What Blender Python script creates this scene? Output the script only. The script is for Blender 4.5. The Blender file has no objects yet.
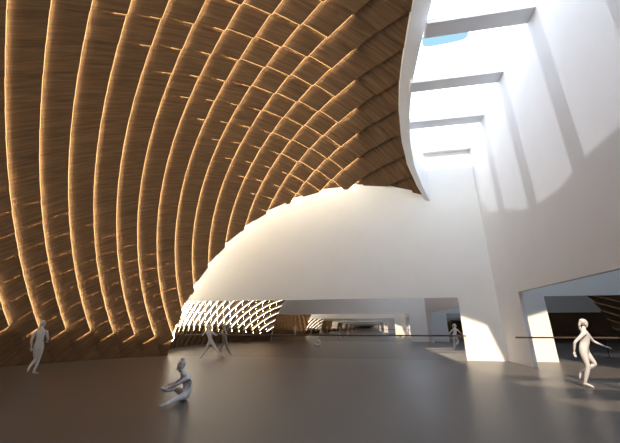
import bpy, bmesh, math, random
from mathutils import Vector, Matrix
random.seed(7)
C = bpy.context.scene.collection
sc = bpy.context.scene
R90 = math.pi / 2

# ------------------------------------------------------------------ dimensions (metres; x right, y towards the far wall, z up)
FAR, BACK = 16.4, -3.0          # the two end walls
MID = (FAR + BACK) / 2
MIRX = 6.17                     # centre of the spine wall; the next bay is this one handed
SX, SY, SZ, SR = -0.5, 6.6, -1.0, 13.97   # the wooden shell is part of a sphere

# ------------------------------------------------------------------ materials
def mat(name):
    m = bpy.data.materials.new(name); m.use_nodes = True
    nt = m.node_tree; b = nt.nodes['Principled BSDF']
    return m, nt, b
def N(nt, kind, **kw):
    n = nt.nodes.new(kind)
    for k, v in kw.items(): setattr(n, k, v)
    return n
def plain(name, col, rough=0.6, bump=0.0, var=0.03, scale=3.0, spec=0.3):
    m, nt, b = mat(name)
    tc = N(nt, 'ShaderNodeTexCoord'); no = N(nt, 'ShaderNodeTexNoise')
    no.inputs['Scale'].default_value = scale; no.inputs['Detail'].default_value = 4
    nt.links.new(tc.outputs['Object'], no.inputs['Vector'])
    cr = N(nt, 'ShaderNodeValToRGB')
    cr.color_ramp.elements[0].color = (*[c * (1 - var) for c in col], 1)
    cr.color_ramp.elements[1].color = (*[min(1, c * (1 + var)) for c in col], 1)
    cr.color_ramp.elements[0].position = .35; cr.color_ramp.elements[1].position = .65
    nt.links.new(no.outputs['Fac'], cr.inputs['Fac']); nt.links.new(cr.outputs['Color'], b.inputs['Base Color'])
    b.inputs['Roughness'].default_value = rough; b.inputs['Specular IOR Level'].default_value = spec
    if bump:
        bp = N(nt, 'ShaderNodeBump'); bp.inputs['Strength'].default_value = bump; bp.inputs['Distance'].default_value = .01
        nt.links.new(no.outputs['Fac'], bp.inputs['Height']); nt.links.new(bp.outputs['Normal'], b.inputs['Normal'])
    return m
def wood(name, dark, light, use_uv=True, su=(.7, 10.0, 1.0)):
    m, nt, b = mat(name)
    tc = N(nt, 'ShaderNodeTexCoord'); mp = N(nt, 'ShaderNodeMapping')
    mp.inputs['Scale'].default_value = su
    nt.links.new(tc.outputs['UV' if use_uv else 'Object'], mp.inputs['Vector'])
    no = N(nt, 'ShaderNodeTexNoise'); no.inputs['Scale'].default_value = 1.0
    no.inputs['Detail'].default_value = 5; no.inputs['Roughness'].default_value = .62; no.inputs['Distortion'].default_value = .25
    nt.links.new(mp.outputs['Vector'], no.inputs['Vector'])
    cr = N(nt, 'ShaderNodeValToRGB')
    cr.color_ramp.elements[0].color = (*dark, 1); cr.color_ramp.elements[0].position = .33
    cr.color_ramp.elements[1].color = (*light, 1); cr.color_ramp.elements[1].position = .68
    nt.links.new(no.outputs['Fac'], cr.inputs['Fac']); nt.links.new(cr.outputs['Color'], b.inputs['Base Color'])
    b.inputs['Roughness'].default_value = .55; b.inputs['Specular IOR Level'].default_value = .25
    return m
def emit(name, col, strength):
    m = bpy.data.materials.new(name); m.use_nodes = True; nt = m.node_tree
    nt.nodes.remove(nt.nodes['Principled BSDF'])
    e = N(nt, 'ShaderNodeEmission'); e.inputs['Color'].default_value = (*col, 1); e.inputs['Strength'].default_value = strength
    nt.links.new(e.outputs[0], nt.nodes['Material Output'].inputs['Surface'])
    return m
M = {}
M['plaster'] = plain('white plaster', (.73, .735, .75), .75, var=.012, scale=1.2)
M['wall'] = plain('end wall plaster', (.86, .855, .82), .8, var=.012, scale=1.0)
M['rim'] = plain('rim paint', (.74, .74, .75), .6, var=.01)
M['wood'] = wood('walnut panel', (.088, .051, .026), (.185, .108, .055))
M['rail'] = wood('rail timber', (.045, .026, .018), (.09, .052, .034), False, (1, 20, 20))
M['opal'] = emit('opal light box', (1.0, .965, .86), 5.0)
M['led'] = emit('warm light strip', (1.0, .76, .42), 78.0)
M['lens'] = emit('added amber glow', (1.0, .62, .27), 2.2)  # added glowing edge, stands in for the brightest line of the joint glow
M['dimled'] = emit('dimmed light strip', (1.0, .75, .45), .12)
M['back'] = plain('shell deck', (.16, .10, .06), .8)
M['figure'] = plain('pale figure', (.62, .61, .62), .55, var=.02, scale=8)
M['hair'] = plain('pale hair', (.58, .57, .58), .7, var=.05, scale=40, bump=.4)
M['steel'] = plain('dark steel', (.09, .085, .08), .4)
def mirror_mat():
    m = bpy.data.materials.new('mirror glass'); m.use_nodes = True; nt = m.node_tree
    nt.nodes.remove(nt.nodes['Principled BSDF'])
    g = N(nt, 'ShaderNodeBsdfGlossy'); g.inputs['Color'].default_value = (.86, .855, .85, 1); g.inputs['Roughness'].default_value = 0.0
    nt.links.new(g.outputs[0], nt.nodes['Material Output'].inputs['Surface'])
    return m
M['mirror'] = mirror_mat()
def floor_mat():
    m, nt, b = mat('grey dance vinyl')
    tc = N(nt, 'ShaderNodeTexCoord'); no = N(nt, 'ShaderNodeTexNoise')
    no.inputs['Scale'].default_value = .35; no.inputs['Detail'].default_value = 6
    nt.links.new(tc.outputs['Object'], no.inputs['Vector'])
    cr = N(nt, 'ShaderNodeValToRGB')
    cr.color_ramp.elements[0].color = (.092, .083, .077, 1); cr.color_ramp.elements[1].color = (.106, .096, .089, 1)
    nt.links.new(no.outputs['Fac'], cr.inputs['Fac']); nt.links.new(cr.outputs['Color'], b.inputs['Base Color'])
    b.inputs['Roughness'].default_value = .34; b.inputs['Specular IOR Level'].default_value = .26
    return m
M['floor'] = floor_mat()

# ------------------------------------------------------------------ object helpers
def link(name, me, parent=None, kind=None):
    o = bpy.data.objects.new(name, me); C.objects.link(o)
    if parent: o.parent = parent
    if kind: o['kind'] = kind
    return o
def tag(o, label, cat, group=None):
    o['label'] = label; o['category'] = cat
    if group: o['group'] = group
    return o
def empty(name, loc):
    o = bpy.data.objects.new(name, None); C.objects.link(o); o.location = loc; o.empty_display_size = .2
    return o
class MB:
    def __init__(s): s.bm = bmesh.new(); s.uv = s.bm.loops.layers.uv.new('UVMap')
    def face(s, pts, uvs=None, mi=0):
        f = s.bm.faces.new([s.bm.verts.new(p) for p in pts]); f.material_index = mi
        if uvs:
            for l, u in zip(f.loops, uvs): l[s.uv].uv = u
        return f
    def box(s, x0, x1, y0, y1, z0, z1):
        m = Matrix.Translation(((x0 + x1) / 2, (y0 + y1) / 2, (z0 + z1) / 2)) @ Matrix.Diagonal((x1 - x0, y1 - y0, z1 - z0, 1))
        bmesh.ops.create_cube(s.bm, size=1, matrix=m); return s
    def prism(s, poly, y0, y1):          # polygon in x,z swept along y
        a = [s.bm.verts.new((x, y0, z)) for x, z in poly]; b = [s.bm.verts.new((x, y1, z)) for x, z in poly]
        s.bm.faces.new(a); s.bm.faces.new(b[::-1]); n = len(poly)
        for i in range(n): s.bm.faces.new((a[i], b[i], b[(i + 1) % n], a[(i + 1) % n]))
        return s
    def tube(s, p, q, r, n=12):
        p, q = Vector(p), Vector(q); d = q - p
        m = Matrix.Translation((p + q) / 2) @ d.to_track_quat('Z', 'Y').to_matrix().to_4x4()
        bmesh.ops.create_cone(s.bm, cap_ends=True, segments=n, radius1=r, radius2=r, depth=d.length, matrix=m); return s
    def build(s, name, mats, parent=None, kind=None, smooth=False, normals=True):
        if normals: bmesh.ops.recalc_face_normals(s.bm, faces=s.bm.faces)
        me = bpy.data.meshes.new(name); s.bm.to_mesh(me); s.bm.free()
        for m in (mats if isinstance(mats, (list, tuple)) else [mats]): me.materials.append(m)
        if smooth:
            for p in me.polygons: p.use_smooth = True
        return link(name, me, parent, kind)
def evaluated(o):                        # bake modifiers into a plain mesh
    dg = bpy.context.evaluated_depsgraph_get()
    me = bpy.data.meshes.new_from_object(o.evaluated_get(dg)); old = o.data
    o.modifiers.clear(); o.data = me; return o

# ------------------------------------------------------------------ the wooden lattice shell
def W_of(th): return .1613 * (th - 10.6) - .00038 * (th - 10.6) * (th - 54)
def th_of(W):                            # inverse of W_of
    a, b, c = -.00038, .1613 + .00038 * 64.6, -.1613 * 10.6 - .00038 * 10.6 * 54 - W
    return (-b + math.sqrt(max(1e-9, b * b - 4 * a * c))) / (2 * a)
def ang(W, v):
    th = th_of(W)
    return th, (4.0 + .019 * (th - 10)) * v - 1.7 * (th - 10) / 80
def sph(th, ph, r=SR):
    t, p = math.radians(th), math.radians(ph)
    return Vector((SX - r * math.cos(p) * math.cos(t), SY + r * math.sin(p), SZ + r * math.cos(p) * math.sin(t)))
CURB = [(0, 102.0), (8, 102.0), (14.6, 101.6), (20.7, 101.5), (26.5, 102.1), (32.7, 103.7), (38.1, 106.4), (42.2, 110.3), (45.3, 114.4), (50, 121)]
def curb_th(ph):
    a = abs(ph)
    for (p0, t0), (p1, t1) in zip(CURB, CURB[1:]):
        if a <= p1: return t0 + (t1 - t0) * (a - p0) / (p1 - p0)
    return CURB[-1][1]
def inside(W, v):                        # signed tests: below the rim, above the floor, between the end walls
    th, ph = ang(W, v); p = sph(th, ph)
    return (curb_th(ph) + .15 - th, p.z + .05, FAR + .1 - p.y, p.y - BACK + .1)
def clip(poly):
    for k in range(4):
        out = []
        for i in range(len(poly)):
            a, b = poly[i], poly[(i + 1) % len(poly)]
            da, db = inside(*a)[k], inside(*b)[k]
            if da >= 0: out.append(a)
            if (da >= 0) != (db >= 0):
                t = da / (da - db); out.append((a[0] + t * (b[0] - a[0]), a[1] + t * (b[1] - a[1])))
        poly = out
        if len(poly) < 3: return []
    return poly
LIP = .017
HA, HE = .10, .015               # how far a panel's edges stand proud of the next panel
def build_shell(name, label):
    root = empty(name, (SX, SY, 0)); root['kind'] = 'structure'; root['label'] = label
    pan, box, led, edg = MB(), MB(), MB(), MB()
    off = Vector((SX, SY, 0))
    def P(W, v, d): th, ph = ang(W, v); return sph(th, ph, SR + .2 - d) - off
    for k in range(-4, 30):
        W0 = k / 2
        for j in range(-14, 15):
            v0 = j + (.5 if k % 2 else 0)
            cell = [(W0, v0), (W0 - .5, v0 + .5), (W0, v0 + 1), (W0 + .5, v0 + .5)]
            try: poly = clip(cell)
            except ValueError: continue
            if not poly: continue
            lit = W0 >= -.01 and W0 <= 11.51
            k_ = 1.0 if -.01 <= W0 <= 11.6 else .75
            HB = .045 if W0 < 3.6 else .015 + .105 * min(1, max(0, (W0 - 7.2) / 2.8))
            ru, rv = random.uniform(0, 50), random.uniform(0, 50)
            def d(W, v):                 # bilinear: 0 at the near corner, proud at the far corner
                S_, T_ = (v + W) - (v0 + W0), (v - W) - (v0 - W0)
                return k_ * (HA * S_ + HB * S_ * T_ + HE * T_)
            uvf = lambda W, v: (ru + (v + W), rv + (v - W))
            if poly == cell:
                n = 3
                for p_ in range(n):
                    for q_ in range(n):
                        c = []
                        for (i1, i2) in ((p_, q_), (p_, q_ + 1), (p_ + 1, q_ + 1), (p_ + 1, q_)):
                            S_, T_ = i1 / n, i2 / n
                            c.append((W0 + (S_ - T_) / 2, v0 + (S_ + T_) / 2))
                        pan.face([P(W, v, d(W, v)) for W, v in c], [uvf(*x) for x in c])
            else: pan.face([P(W, v, d(W, v)) for W, v in poly], [uvf(*x) for x in poly])
            for (a, b, out_v) in ((cell[1], cell[2], False), (cell[3], cell[2], True)):      # lower right and upper right edges: the risers
                seg = [a, b]
                for q in range(4):
                    da, db = inside(*seg[0])[q], inside(*seg[1])[q]
                    if da < 0 and db < 0: seg = None; break
                    if da < 0 or db < 0:
                        t = da / (da - db); m = tuple(seg[0][i] + t * (seg[1][i] - seg[0][i]) for i in (0, 1))
                        seg = [m, seg[1]] if da < 0 else [seg[0], m]
                if not seg: continue
                def low(W, v):           # height of the neighbouring panel along this edge
                    S_, T_ = (v + W) - (v0 + W0), (v - W) - (v0 - W0)
                    return k_ * (HE * T_ if S_ > .999 else HA * S_)
                cen = P(W0, v0 + .5, d(W0, v0 + .5))
                quv = [(ru, rv), (ru + .3, rv), (ru + .3, rv + .05), (ru, rv + .05)]
                ns = 3 if poly == cell else 1
                for q in range(ns):                                  # the joint follows the curved panel edge in short pieces
                    u0, u1 = q / ns, (q + 1) / ns
                    Wa, va = (seg[0][i] + u0 * (seg[1][i] - seg[0][i]) for i in (0, 1))
                    Wb, vb = (seg[0][i] + u1 * (seg[1][i] - seg[0][i]) for i in (0, 1))
                    ta, tb = d(Wa, va), d(Wb, vb)
                    la, lb = low(Wa, va) - .01, low(Wb, vb) - .01
                    A0, B0, A1, B1 = P(Wa, va, la), P(Wb, vb, lb), P(Wa, va, ta), P(Wb, vb, tb)
                    if not lit or not out_v: pan.face([A0, B0, B1, A1], quv)
                    if not lit: continue
                    rad = ((A1 + B1) / 2 + off - Vector((SX, SY, SZ))).normalized(); dn = rad * .014
                    if out_v: box.face([A0, B0, B1 + dn * .9, A1 + dn * .9])      # opal riser under the panel edge
                    out = (B1 - A1).cross(rad).normalized()
                    if out.dot((A1 + B1) / 2 - cen) < 0: out = -out
                    wl = LIP if out_v else LIP * (.35 + .6 * u0)
                    pan.face([A1, B1, B1 + out * wl, A1 + out * wl], quv)
                    if not out_v:
                        if 3.6 <= W0 < 8: continue                  # no strip light on these cross joints
                        if u0 < (0 if W0 > 9.8 else .3): continue
                    k2 = .9 if out_v or W0 > 9.8 or (u0 > .6 and W0 > 6) or W0 < .3 else .5
                    led.face([A1 + dn, B1 + dn, B1 + out * wl * k2 + dn, A1 + out * wl * k2 + dn])   # strip light tucked under the lip
                    if out_v or W0 > 9.8 or (u0 > .6 and (W0 > 6 or W0 < .3)):
                        edg.face([A1 + out * wl, B1 + out * wl, B1 + out * (wl + .009) + dn * .4, A1 + out * (wl + .009) + dn * .4])   # added glowing edge along the lip, for the line's bright core
    pan.build('wood_panels', M['wood'], root, normals=False)
    box.build('light_box_edges', M['opal'], root, normals=False)
    led.build('light_strips', M['led'], root, normals=False)
    edg.build('light_added_glow', M['lens'], root, normals=False)
    # the roof deck behind the panels
    dk = MB(); n1, n2 = 40, 30
    for r in (SR + .25, SR + .35):
        for i in range(n1):
            for j in range(n2):
                q = []
                for a, b in ((i, j), (i + 1, j), (i + 1, j + 1), (i, j + 1)):
                    ph = -46 + 92 * b / n2; t1 = curb_th(ph) + .5; th = 2 + (t1 - 2) * a / n1
                    p = sph(th, ph, r); p.z = max(p.z, .0); q.append(p - off)
                dk.face(q)
    bmesh.ops.remove_doubles(dk.bm, verts=dk.bm.verts, dist=.001)
    dk.build('roof_deck', M['back'], root, normals=False, smooth=True)
    return root
shell = build_shell('wall_left', 'curved wooden lattice shell with glowing panel joints rising from the left')

# ------------------------------------------------------------------ white rim along the skylight edge, beams, spine wall
RIMTOP = [(0, 12.8), (14, 12.85), (24, 13.4), (31, 13.9), (38, 13.6), (46, 13.3)]
def rim(name, label):
    mb = MB(); prev = None; n = 60
    for i in range(n + 1):
        ph = -45.2 + 90.4 * i / n; th = curb_th(ph)
        a = sph(th - .4, ph, SR - .12); w = .25 + .38 * max(0, math.cos(math.radians(ph * 1.9)))
        tx = Vector((math.sin(math.radians(th)) , 0, math.cos(math.radians(th)) * .9))
        b = a + tx * w
        top = 12.8
        for (p0, z0), (p1, z1) in zip(RIMTOP, RIMTOP[1:]):
            if p0 <= abs(ph) <= p1: top = z0 + (z1 - z0) * (abs(ph) - p0) / (p1 - p0)
        ring = [a, b, Vector((b.x, b.y, top)), Vector((a.x, a.y, top))]
        if prev:
            for k in range(4): mb.face([prev[k], prev[(k + 1) % 4], ring[(k + 1) % 4], ring[k]])
        else: mb.face(ring)
        prev = ring
    mb.face(prev[::-1]); bmesh.ops.remove_doubles(mb.bm, verts=mb.bm.verts, dist=.0005)
    o = mb.build(name, M['rim'], None, 'structure'); o['label'] = label; return o
trim = rim('trim_1', 'white curved rim between wooden shell and skylight')

def wall_x(y): return 6.1
mb = MB()
mb.box(6.1, 6.24, BACK, FAR, 2.8, 12.75).box(6.1, 6.24, 14.15, FAR, 0, 2.8).box(6.1, 6.24, BACK, BACK + 2.25, 0, 2.8)
spine = mb.build('wall_right', M['plaster'], None, 'structure'); spine['label'] = 'tall white wall carrying the skylight beams, open underneath'
beams = [(16.1, 10.75, 'white roof beam farthest away, lying against the far wall top'), (13.75, 11.12, 'second white roof beam from the far wall'),
         (11.35, 11.42, 'third white roof beam from the far wall'), (8.65, 11.52, 'nearest white roof beam seen across the skylight'),
         (5.95, 11.5, '')]
for y, z, lab in beams:
    w = .6 if y < 16 else .3
    ph = math.degrees(math.asin((y + w / 2 - SY) / SR)); x0 = sph(curb_th(ph), ph).x + .3
    o = MB().box(x0, 6.1, y, y + w, z, z + .2).build('roof_beam', M['rim'])
    if lab: tag(o, lab, 'beam', 'roof beams across the skylight')
    else: o['kind'] = 'structure'; o.name = 'trim_2'

# ------------------------------------------------------------------ end walls, mirrors, floor
TOPM = 2.8
wf = MB().box(-14.5, 27.5, FAR, FAR + .3, 0, 10.95).build('wall_far', M['wall'], None, 'structure')
mb = MB().box(-20, 34, BACK - .3, BACK, 0, 24)  # raised well above the roof to keep the added low sun off the skylight
wb = mb.build('wall_back', M['wall'], None, 'structure')
SUNC = .75
def hole(pts):                            # added unseen openings, shaped to throw the floor and pier sun patches
    h = MB().prism([(x, z) for x, z in pts], BACK - 1, BACK + 1).build('cut', M['wall'])
    m = wb.modifiers.new('b', 'BOOLEAN'); m.operation = 'DIFFERENCE'; m.object = h; m.solver = 'EXACT'
    evaluated(wb); bpy.data.objects.remove(h)
D = FAR - BACK
def fz(y): return SUNC * (y - BACK)       # added opening's height whose sunlight reaches the floor at y
def pz(z): return z + SUNC * D
hole([(3.9, fz(12.0)), (5.98, fz(11.7)), (5.98, pz(.05)), (5.45, pz(1.75)), (3.9, pz(2.35))])
hole([(3.9, fz(9.85)), (5.98, fz(9.55)), (5.98, 11.2), (5.1, 11.2), (5.1, fz(11.1)), (3.9, fz(11.0))])
hole([(3.9, fz(7.8)), (4.15, fz(7.3)), (5.98, fz(7.2)), (5.98, fz(8.5)), (3.9, fz(8.65))])
hole([(6.3, fz(11.6)), (9.0, fz(11.9)), (9.0, pz(2.6)), (6.3, pz(1.85))])
hole([(6.3, fz(9.5)), (9.0, fz(9.3)), (9.0, fz(11.1)), (6.3, fz(11.1))])
fl = MB().box(-20, 34, BACK - .3, FAR + .3, -.2, 0).build('floor', M['floor'], None, 'structure')

def mirror(poly, y0, y1, label):
    o = MB().prism(poly, y0, y1).build('wall_mirror', M['mirror'])
    return tag(o, label, 'mirror')
PL = [(-10.75, 0), (4.35, 0), (4.35, TOPM), (-10.2, TOPM)]
PR = [(8.1, 0), (23.2, 0), (22.7, TOPM), (8.1, TOPM)]
mirror(PL, FAR - .02, FAR - .001, 'wide wall mirror low on the far wall between wooden shell and white pier')
mirror(PR, FAR - .02, FAR - .001, 'wall mirror behind the running figure, right of the white piers')
mirror(PL, BACK + .001, BACK + .02, 'wide mirror on the wall behind the viewer, seen only reflected')
mirror(PR, BACK + .001, BACK + .02, 'mirror on the back wall of the next hall, seen only reflected')

# ------------------------------------------------------------------ the next bay, handed
def handed(o, name, label):
    r = o.copy(); r.name = name; C.objects.link(r); r['label'] = label
    r.matrix_world = Matrix.Translation((2 * MIRX, 0, 0)) @ Matrix.Diagonal((-1, 1, 1, 1)) @ Matrix.Translation(o.location)
    for ch in list(o.children):
        c = ch.copy(); C.objects.link(c); c.parent = r
        if ch.name.startswith('light'):
            c.material_slots[0].link = 'OBJECT'; c.material_slots[0].material = M['dimled']
    return r
handed(shell, 'wall_outer_right', 'dim wooden lattice shell of the next hall, seen in the right mirror')
ce = MB().box(6.24, 12.0, 3.2, 10.5, 12.75, 13.0).build('added_ceiling', M['plaster'], None, 'structure')  # added slab over the next bay, sized for the light it blocks

# ------------------------------------------------------------------ barres
t = empty('ballet_barre', (-2.9, FAR, 0)); tag(t, 'long brown wooden barre running across the far mirror', 'barre')
MB().tube((-7.35, -.25, 1.06), (7.3, -.25, 1.06), .028).build('rail', M['rail'], t, smooth=True)
for i in range(6):
    x = -6.6 + i * 2.75
    MB().tube((x, -.25, 1.03), (x, -.021, 1.03), .012, 8).tube((x, -.03, 1.03), (x, -.021, 1.03), .04, 12).build('bracket', M['steel'], t)
t = empty('ballet_barre', (9, 13.9, 0)); tag(t, 'brown wooden barre in front of the right pier, behind the running figure', 'barre')
MB().tube((-3.44, 0, 1.07), (4.2, 0, 1.07), .03).build('rail', M['rail'], t, smooth=True)
MB().tube((-2.75, 0, 1.07), (-2.75, .25, 1.07), .014, 8).build('bracket', M['steel'], t)
for x in (2.6, 4.0):
    MB().tube((x, 0, .02), (x, 0, 1.05), .02).tube((x, -.3, .02), (x, .3, .02), .02).build('post', M['steel'], t)

# ------------------------------------------------------------------ people
def skin(chains, rad, root):
    """chains: list of point lists (Vectors) sharing equal points; rad: radius per point key"""
    verts, idx, edges = [], {}, []
    for ch in chains:
        last = None
        for p, r in ch:
            k = tuple(round(c, 4) for c in p)
            if k not in idx: idx[k] = len(verts); verts.append((p, r))
            i = idx[k]
            if last is not None and i != last: edges.append((last, i))
            last = i
    me = bpy.data.meshes.new('sk'); me.from_pydata([v[0] for v in verts], edges, [])
    o = link('sk', me); o.modifiers.new('s', 'SKIN')
    sl = me.skin_vertices[0].data
    for i, (p, r) in enumerate(verts): sl[i].radius = r if isinstance(r, tuple) else (r, r); sl[i].use_root = False
    sl[0].use_root = True
    m = o.modifiers.new('u', 'SUBSURF'); m.levels = 2; m.render_levels = 2
    evaluated(o); bm = bmesh.new(); bm.from_mesh(o.data)
    bmesh.ops.holes_fill(bm, edges=[e for e in bm.edges if e.is_boundary], sides=0)
    bmesh.ops.triangulate(bm, faces=[q for q in bm.faces if len(q.verts) > 4])
    bmesh.ops.recalc_face_normals(bm, faces=bm.faces)
    bpy.data.objects.remove(o); return bm
def lerp(a, b, t): return a + (b - a) * t
def person(loc, J, label, hair, face, group=None, S=1.0):
    """J: joint name -> local Vector. One continuous body; hair is a child."""
    V = {k: Vector(p) for k, p in J.items()}
    pel, chest, neck, head = V['pelvis'], V['chest'], V['neck'], V['head']
    waist = lerp(pel, chest, .45) if 'waist' not in V else V['waist']
    tmp = bmesh.new()
    def add(bm):
        me = bpy.data.meshes.new('t'); bm.to_mesh(me); bm.free(); tmp.from_mesh(me); bpy.data.meshes.remove(me)
    s = S
    torso = [(pel, .125 * s), (waist, .105 * s), (chest, .125 * s), (lerp(chest, neck, .6), .085 * s), (neck, .055 * s), (lerp(neck, head, .6), .052 * s)]
    chains = [torso]
    for sd in 'LR':
        h, k, a, t = V['hip' + sd], V['knee' + sd], V['ank' + sd], V['toe' + sd]
        heel = a + (a - k).normalized() * .035 * s - (t - a).normalized() * .03 * s
        chains.append([(pel, .125 * s), (h, .098 * s), (lerp(h, k, .35), .084 * s), (k, .056 * s), (lerp(k, a, .3), .057 * s), (a, .034 * s)])
        add(skin([[(heel, .034 * s), (a, .036 * s), (lerp(a, t, .55), .034 * s), (t, .024 * s), (t + (t - a).normalized() * .03 * s, .016 * s)]], None, 0))
        sh, e, w = V['sho' + sd], V['elb' + sd], V['wri' + sd]
        chains.append([(lerp(chest, neck, .6), .085 * s), (lerp(lerp(chest, neck, .6), sh, .7), .066 * s), (sh, .054 * s), (lerp(sh, e, .4), .045 * s), (e, .036 * s), (lerp(e, w, .3), .036 * s), (w, .024 * s)])
        # hand: palm and five bent fingers
        d = (w - e).normalized(); side = d.cross(Vector((0, 0, 1)))
        side = (side if side.length > .2 else d.cross(Vector((0, 1, 0)))).normalized(); nrm = d.cross(side).normalized()
        if 'hnd' + sd in V: d = (V['hnd' + sd] - w).normalized(); side = (side - d * side.dot(d)).normalized(); nrm = d.cross(side).normalized()
        pc = w + d * .05 * s
        add(skin([[(w, .024 * s), (pc, (.034 * s, .02 * s)), (w + d * .085 * s, (.032 * s, .016 * s))]], None, 0))
        for fi, (o_, ln) in enumerate(((-.027, .062), (-.009, .074), (.009, .07), (.027, .055))):
            b0 = w + d * .07 * s + side * o_ * s; p1 = b0 + d * ln * .5 * s + side * o_ * .25 * s
            p2 = p1 + (d + nrm * .35).normalized() * ln * .35 * s; p3 = p2 + (d + nrm * .8).normalized() * ln * .3 * s
            add(skin([[(b0, .0095 * s), (p1, .009 * s), (p2, .0085 * s), (p3, .0075 * s)]], None, 0))
        tb = w + d * .025 * s - side * .026 * s; t1 = tb + (d * .6 - side * .8 + nrm * .2).normalized() * .035 * s; t2 = t1 + (d * .9 - side * .3 + nrm * .3).normalized() * .03 * s
        add(skin([[(tb, .012 * s), (t1, .011 * s), (t2, .009 * s)]], None, 0))
    add(skin(chains, None, 0))
    # head: skull, jaw, nose, ears, eye sockets
    f = Vector(face).normalized(); u = (head - neck).normalized(); u = (u - f * u.dot(f)).normalized(); r = f.cross(u)
    Mh = Matrix((r, f, u)).transposed().to_4x4(); Mh.translation = head
    def ball(c, rx, ry, rz, seg=24):
        bm = bmesh.new(); bmesh.ops.create_uvsphere(bm, u_segments=seg, v_segments=seg // 2, radius=1,
            matrix=Mh @ Matrix.Translation(Vector(c) * s) @ Matrix.Diagonal((rx * s, ry * s, rz * s, 1))); add(bm)
    ball((0, -.008, .025), .074, .092, .09); ball((0, .028, -.052), .052, .058, .062)
    ball((0, .1, -.022), .013, .022, .024, 12); ball((0, .082, -.062), .024, .012, .009, 12); ball((0, .074, -.095), .022, .018, .016, 12)
    for q in (-1, 1):
        ball((q * .076, -.01, -.015), .011, .022, .032, 12); ball((q * .03, .084, .022), .016, .008, .006, 12); ball((q * .03, .076, .004), .012, .01, .008, 12)
    me = bpy.data.meshes.new('person'); tmp.to_mesh(me); tmp.free()
    o = link('person', me); o.location = loc
    m = o.modifiers.new('r', 'REMESH'); m.mode = 'VOXEL'; m.voxel_size = .0095 * s
    m = o.modifiers.new('c', 'SMOOTH'); m.factor = .5; m.iterations = 3
    evaluated(o)
    zmin = min((v.co.z for v in o.data.vertices)); o.location.z = -zmin + .001
    for p in o.data.polygons: p.use_smooth = True
    o.data.materials.clear(); o.data.materials.append(M['figure'])
    tag(o, label, 'person', group)
    hb = bmesh.new()
    def hball(c, rx, ry, rz):
        bmesh.ops.create_uvsphere(hb, u_segments=24, v_segments=14, radius=1, matrix=Mh @ Matrix.Translation(Vector(c) * s) @ Matrix.Diagonal((rx * s, ry * s, rz * s, 1)))
    hball((0, -.036, .042), .079, .084, .083)
    if hair == 'bun': hball((0, -.11, .085), .045, .042, .042)
    if hair == 'topbun': hball((0, -.075, .125), .043, .043, .046)
    if hair == 'tail':
        hball((0, -.118, .0), .032, .036, .036); hball((0, -.14, -.05), .03, .028, .055); hball((0, -.135, -.12), .024, .022, .06)
    hm = bpy.data.meshes.new('hair'); hb.to_mesh(hm); hb.free()
    for p in hm.polygons: p.use_smooth = True
    hm.materials.append(M['hair']); link('hair', hm, o)
    return o
person((-10.71, 9.33, 0), {'pelvis': (-0.038, -0.044, 0.841), 'chest': (-0.055, -0.063, 1.198), 'neck': (-0.063, -0.073, 1.387), 'head': (-0.064, -0.073, 1.546),
    'hipL': (-0.083, -0.091, 0.815), 'hipR': (0.016, 0.013, 0.813), 'kneeR': (-0.014, 0.048, 0.409), 'ankR': (-0.011, -0.012, 0.075), 'toeR': (0.03, 0.109, 0.02),
    'kneeL': (-0.105, 0.032, 0.439), 'ankL': (0.043, -0.242, 0.247), 'toeL': (0.062, -0.271, 0.137), 'shoL': (-0.159, -0.18, 1.303), 'shoR': (0.035, 0.037, 1.301),
    'elbL': (-0.162, -0.226, 1.037), 'wriL': (-0.191, -0.143, 0.824), 'elbR': (0.08, 0.109, 1.079), 'wriR': (-0.08, 0.251, 1.0)},
    'pale grey figure running away beside the wooden shell, one foot lifted behind', 'cap', (-.5, .85, 0), None, .95)
person((-3.91, 6.79, 0), {'pelvis': (0.042, 0.024, 0.131), 'waist': (0.075, 0.041, 0.255), 'chest': (0.032, 0.019, 0.404), 'neck': (-0.058, -0.035, 0.536), 'head': (-0.098, -0.06, 0.685),
    'shoL': (0.11, -0.123, 0.473), 'shoR': (-0.103, 0.109, 0.45), 'elbL': (-0.026, -0.259, 0.362), 'wriL': (-0.22, -0.26, 0.286), 'hndL': (-0.32, -0.242, 0.264),
    'elbR': (-0.244, 0.067, 0.346), 'wriR': (-0.336, -0.101, 0.321), 'hndR': (-0.382, -0.174, 0.300), 'hipL': (0.079, -0.07, 0.125), 'hipR': (-0.021, 0.104, 0.115),
    'kneeL': (0.043, -0.363, 0.12), 'ankL': (0.006, -0.63, 0.075), 'toeL': (-0.044, -0.715, 0.075), 'kneeR': (-0.352, 0.213, 0.209), 'ankR': (-0.335, -0.124, 0.216), 'toeR': (-0.385, -0.228, 0.281)},
    'pale grey figure with a hair bun sitting on the floor holding a foot', 'topbun', (-.75, -.35, -.35), None, .93)
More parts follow.
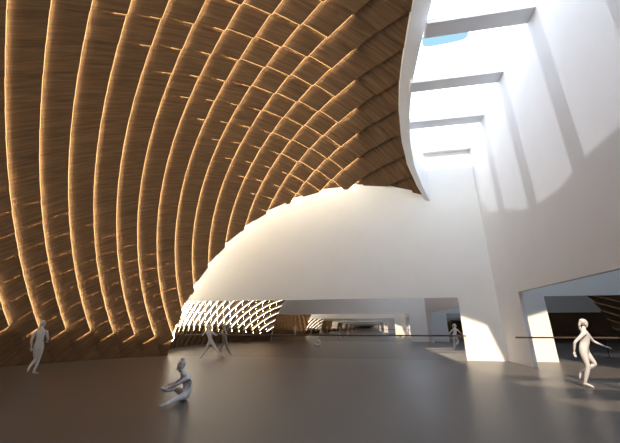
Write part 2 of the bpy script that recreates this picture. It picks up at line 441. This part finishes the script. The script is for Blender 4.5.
person((5.39, 9.95, 0), {'pelvis': (0.132, -0.072, 0.88), 'waist': (0.181, -0.098, 1.04), 'chest': (0.223, -0.121, 1.206), 'neck': (0.227, -0.123, 1.4), 'head': (0.267, -0.145, 1.556),
    'shoR': (0.136, -0.262, 1.307), 'shoL': (0.352, -0.006, 1.285), 'elbR': (-0.111, -0.224, 1.087), 'wriR': (-0.141, -0.151, 0.864), 'hndR': (-0.138, -0.147, 0.762),
    'elbL': (0.497, 0.064, 1.098), 'wriL': (0.673, -0.014, 0.984), 'hndL': (0.756, -0.054, 0.955), 'hipR': (0.069, -0.14, 0.86), 'hipL': (0.188, 0.001, 0.852),
    'kneeR': (0.092, -0.145, 0.493), 'ankR': (-0.012, -0.028, 0.104), 'toeR': (0.119, -0.08, 0.033), 'kneeL': (0.33, -0.054, 0.559), 'ankL': (0.054, 0.141, 0.342), 'toeL': (0.009, 0.165, 0.194)},
    'pale figure with a ponytail running to the right in the sunlight', 'tail', (.95, .2, 0), None, .96)
person((-7.52, 15.7, 0), {'pelvis': (-0.297, -0.142, 0.73), 'chest': (-0.391, -0.187, 1.104), 'neck': (-0.434, -0.208, 1.298), 'head': (-0.468, -0.224, 1.459),
    'hipL': (-0.364, -0.17, 0.708), 'hipR': (-0.215, -0.108, 0.707), 'kneeL': (-0.512, -0.19, 0.353), 'ankL': (-0.62, -0.297, 0.067), 'toeL': (-0.699, -0.335, 0.025),
    'kneeR': (-0.02, 0.046, 0.353), 'ankR': (0.207, 0.099, 0.074), 'toeR': (0.31, 0.148, 0.025), 'shoL': (-0.582, -0.284, 1.222), 'shoR': (-0.265, -0.122, 1.221),
    'elbL': (-0.761, -0.204, 1.039), 'wriL': (-0.879, 0.094, 1.100), 'hndL': (-0.913, 0.182, 1.114), 'elbR': (-0.131, 0.038, 1.044), 'wriR': (-0.205, 0.301, 1.102), 'hndR': (-0.245, 0.392, 1.109)},
    'pale figure standing with legs spread wide at the barre before the far mirror', 'bun', (-.1, 1, 0), None, .93)


# ------------------------------------------------------------------ light
def sun(name, d, strength, col, angle):
    l = bpy.data.lights.new(name, 'SUN'); l.energy = strength; l.color = col; l.angle = math.radians(angle)
    o = bpy.data.objects.new(name, l); C.objects.link(o); o.rotation_euler = Vector(d).to_track_quat('-Z', 'Y').to_euler(); o.location = (0, 0, 30)
sun('sun_through_skylight', (1, 0, -2.15), 1.3, (.93, .96, 1), .6)
sun('added_low_sun', (0, 1, -SUNC), 4.5, (1, .81, .60), .4)  # added second sun, aimed through the added openings for floor and pier patches
w = bpy.data.worlds.new('sky'); sc.world = w; w.use_nodes = True; nt = w.node_tree
bg = nt.nodes['Background']; tc = N(nt, 'ShaderNodeTexCoord'); no = N(nt, 'ShaderNodeTexNoise')
no.inputs['Scale'].default_value = 2.2; no.inputs['Detail'].default_value = 5
nt.links.new(tc.outputs['Generated'], no.inputs['Vector'])
cr = N(nt, 'ShaderNodeValToRGB'); cr.color_ramp.elements[0].color = (.45, .75, 1.1, 1); cr.color_ramp.elements[1].color = (.71, .82, 1, 1)
cr.color_ramp.elements[0].position = .3; cr.color_ramp.elements[1].position = .48
nt.links.new(no.outputs['Fac'], cr.inputs['Fac']); # a small clear-blue gap in the bright cloud, high to the right of the hall's axis
def dotn(v):
    n_ = N(nt, 'ShaderNodeVectorMath', operation='DOT_PRODUCT'); n_.inputs[1].default_value = v
    nt.links.new(tc.outputs['Generated'], n_.inputs[0]); return n_.outputs['Value']
def mth(op, a, b):
    n_ = N(nt, 'ShaderNodeMath', operation=op)
    for i, q in enumerate((a, b)):
        if isinstance(q, (int, float)): n_.inputs[i].default_value = q
        else: nt.links.new(q, n_.inputs[i])
    return n_.outputs[0]
ga = mth('POWER', mth('DIVIDE', mth('ABSOLUTE', dotn((.9698, -.2008, -.1381)), 0), .055), 4.0)
gb = mth('POWER', mth('DIVIDE', mth('ABSOLUTE', dotn((.0521, .7243, -.6875)), 0), .016), 4.0)
gap = mth('MULTIPLY', mth('LESS_THAN', mth('ADD', ga, gb), 1.0), mth('GREATER_THAN', dotn((.2391, .6594, .7127)), .5))
mx = N(nt, 'ShaderNodeMixRGB'); mx.inputs['Color2'].default_value = (.085, .15, .19, 1)
nt.links.new(gap, mx.inputs['Fac']); nt.links.new(cr.outputs['Color'], mx.inputs['Color1']); nt.links.new(mx.outputs['Color'], bg.inputs['Color'])
bg.inputs['Strength'].default_value = 3.9

# ------------------------------------------------------------------ camera
f = 310.0; pitch = math.atan(105.5 / f); yaw = math.atan(58 * math.cos(pitch) / f)
cd = bpy.data.cameras.new('camera'); cd.sensor_width = 36; cd.lens = 36 * f / 620; cd.clip_start = .05; cd.clip_end = 500
cam = bpy.data.objects.new('camera', cd); C.objects.link(cam); cam.location = (0, 0, 1.45)
cam.rotation_euler = (R90 + pitch, 0, yaw); sc.camera = cam

sc.view_settings.view_transform = 'Standard'; sc.view_settings.look = 'None'; sc.view_settings.gamma = 1
sc.view_settings.exposure = 0.42; sc.view_settings.use_curve_mapping = False
cy = sc.cycles
cy.max_bounces = 24; cy.glossy_bounces = 20; cy.diffuse_bounces = 6; cy.sample_clamp_indirect = 6
cy.use_denoising = True; cy.caustics_reflective = False
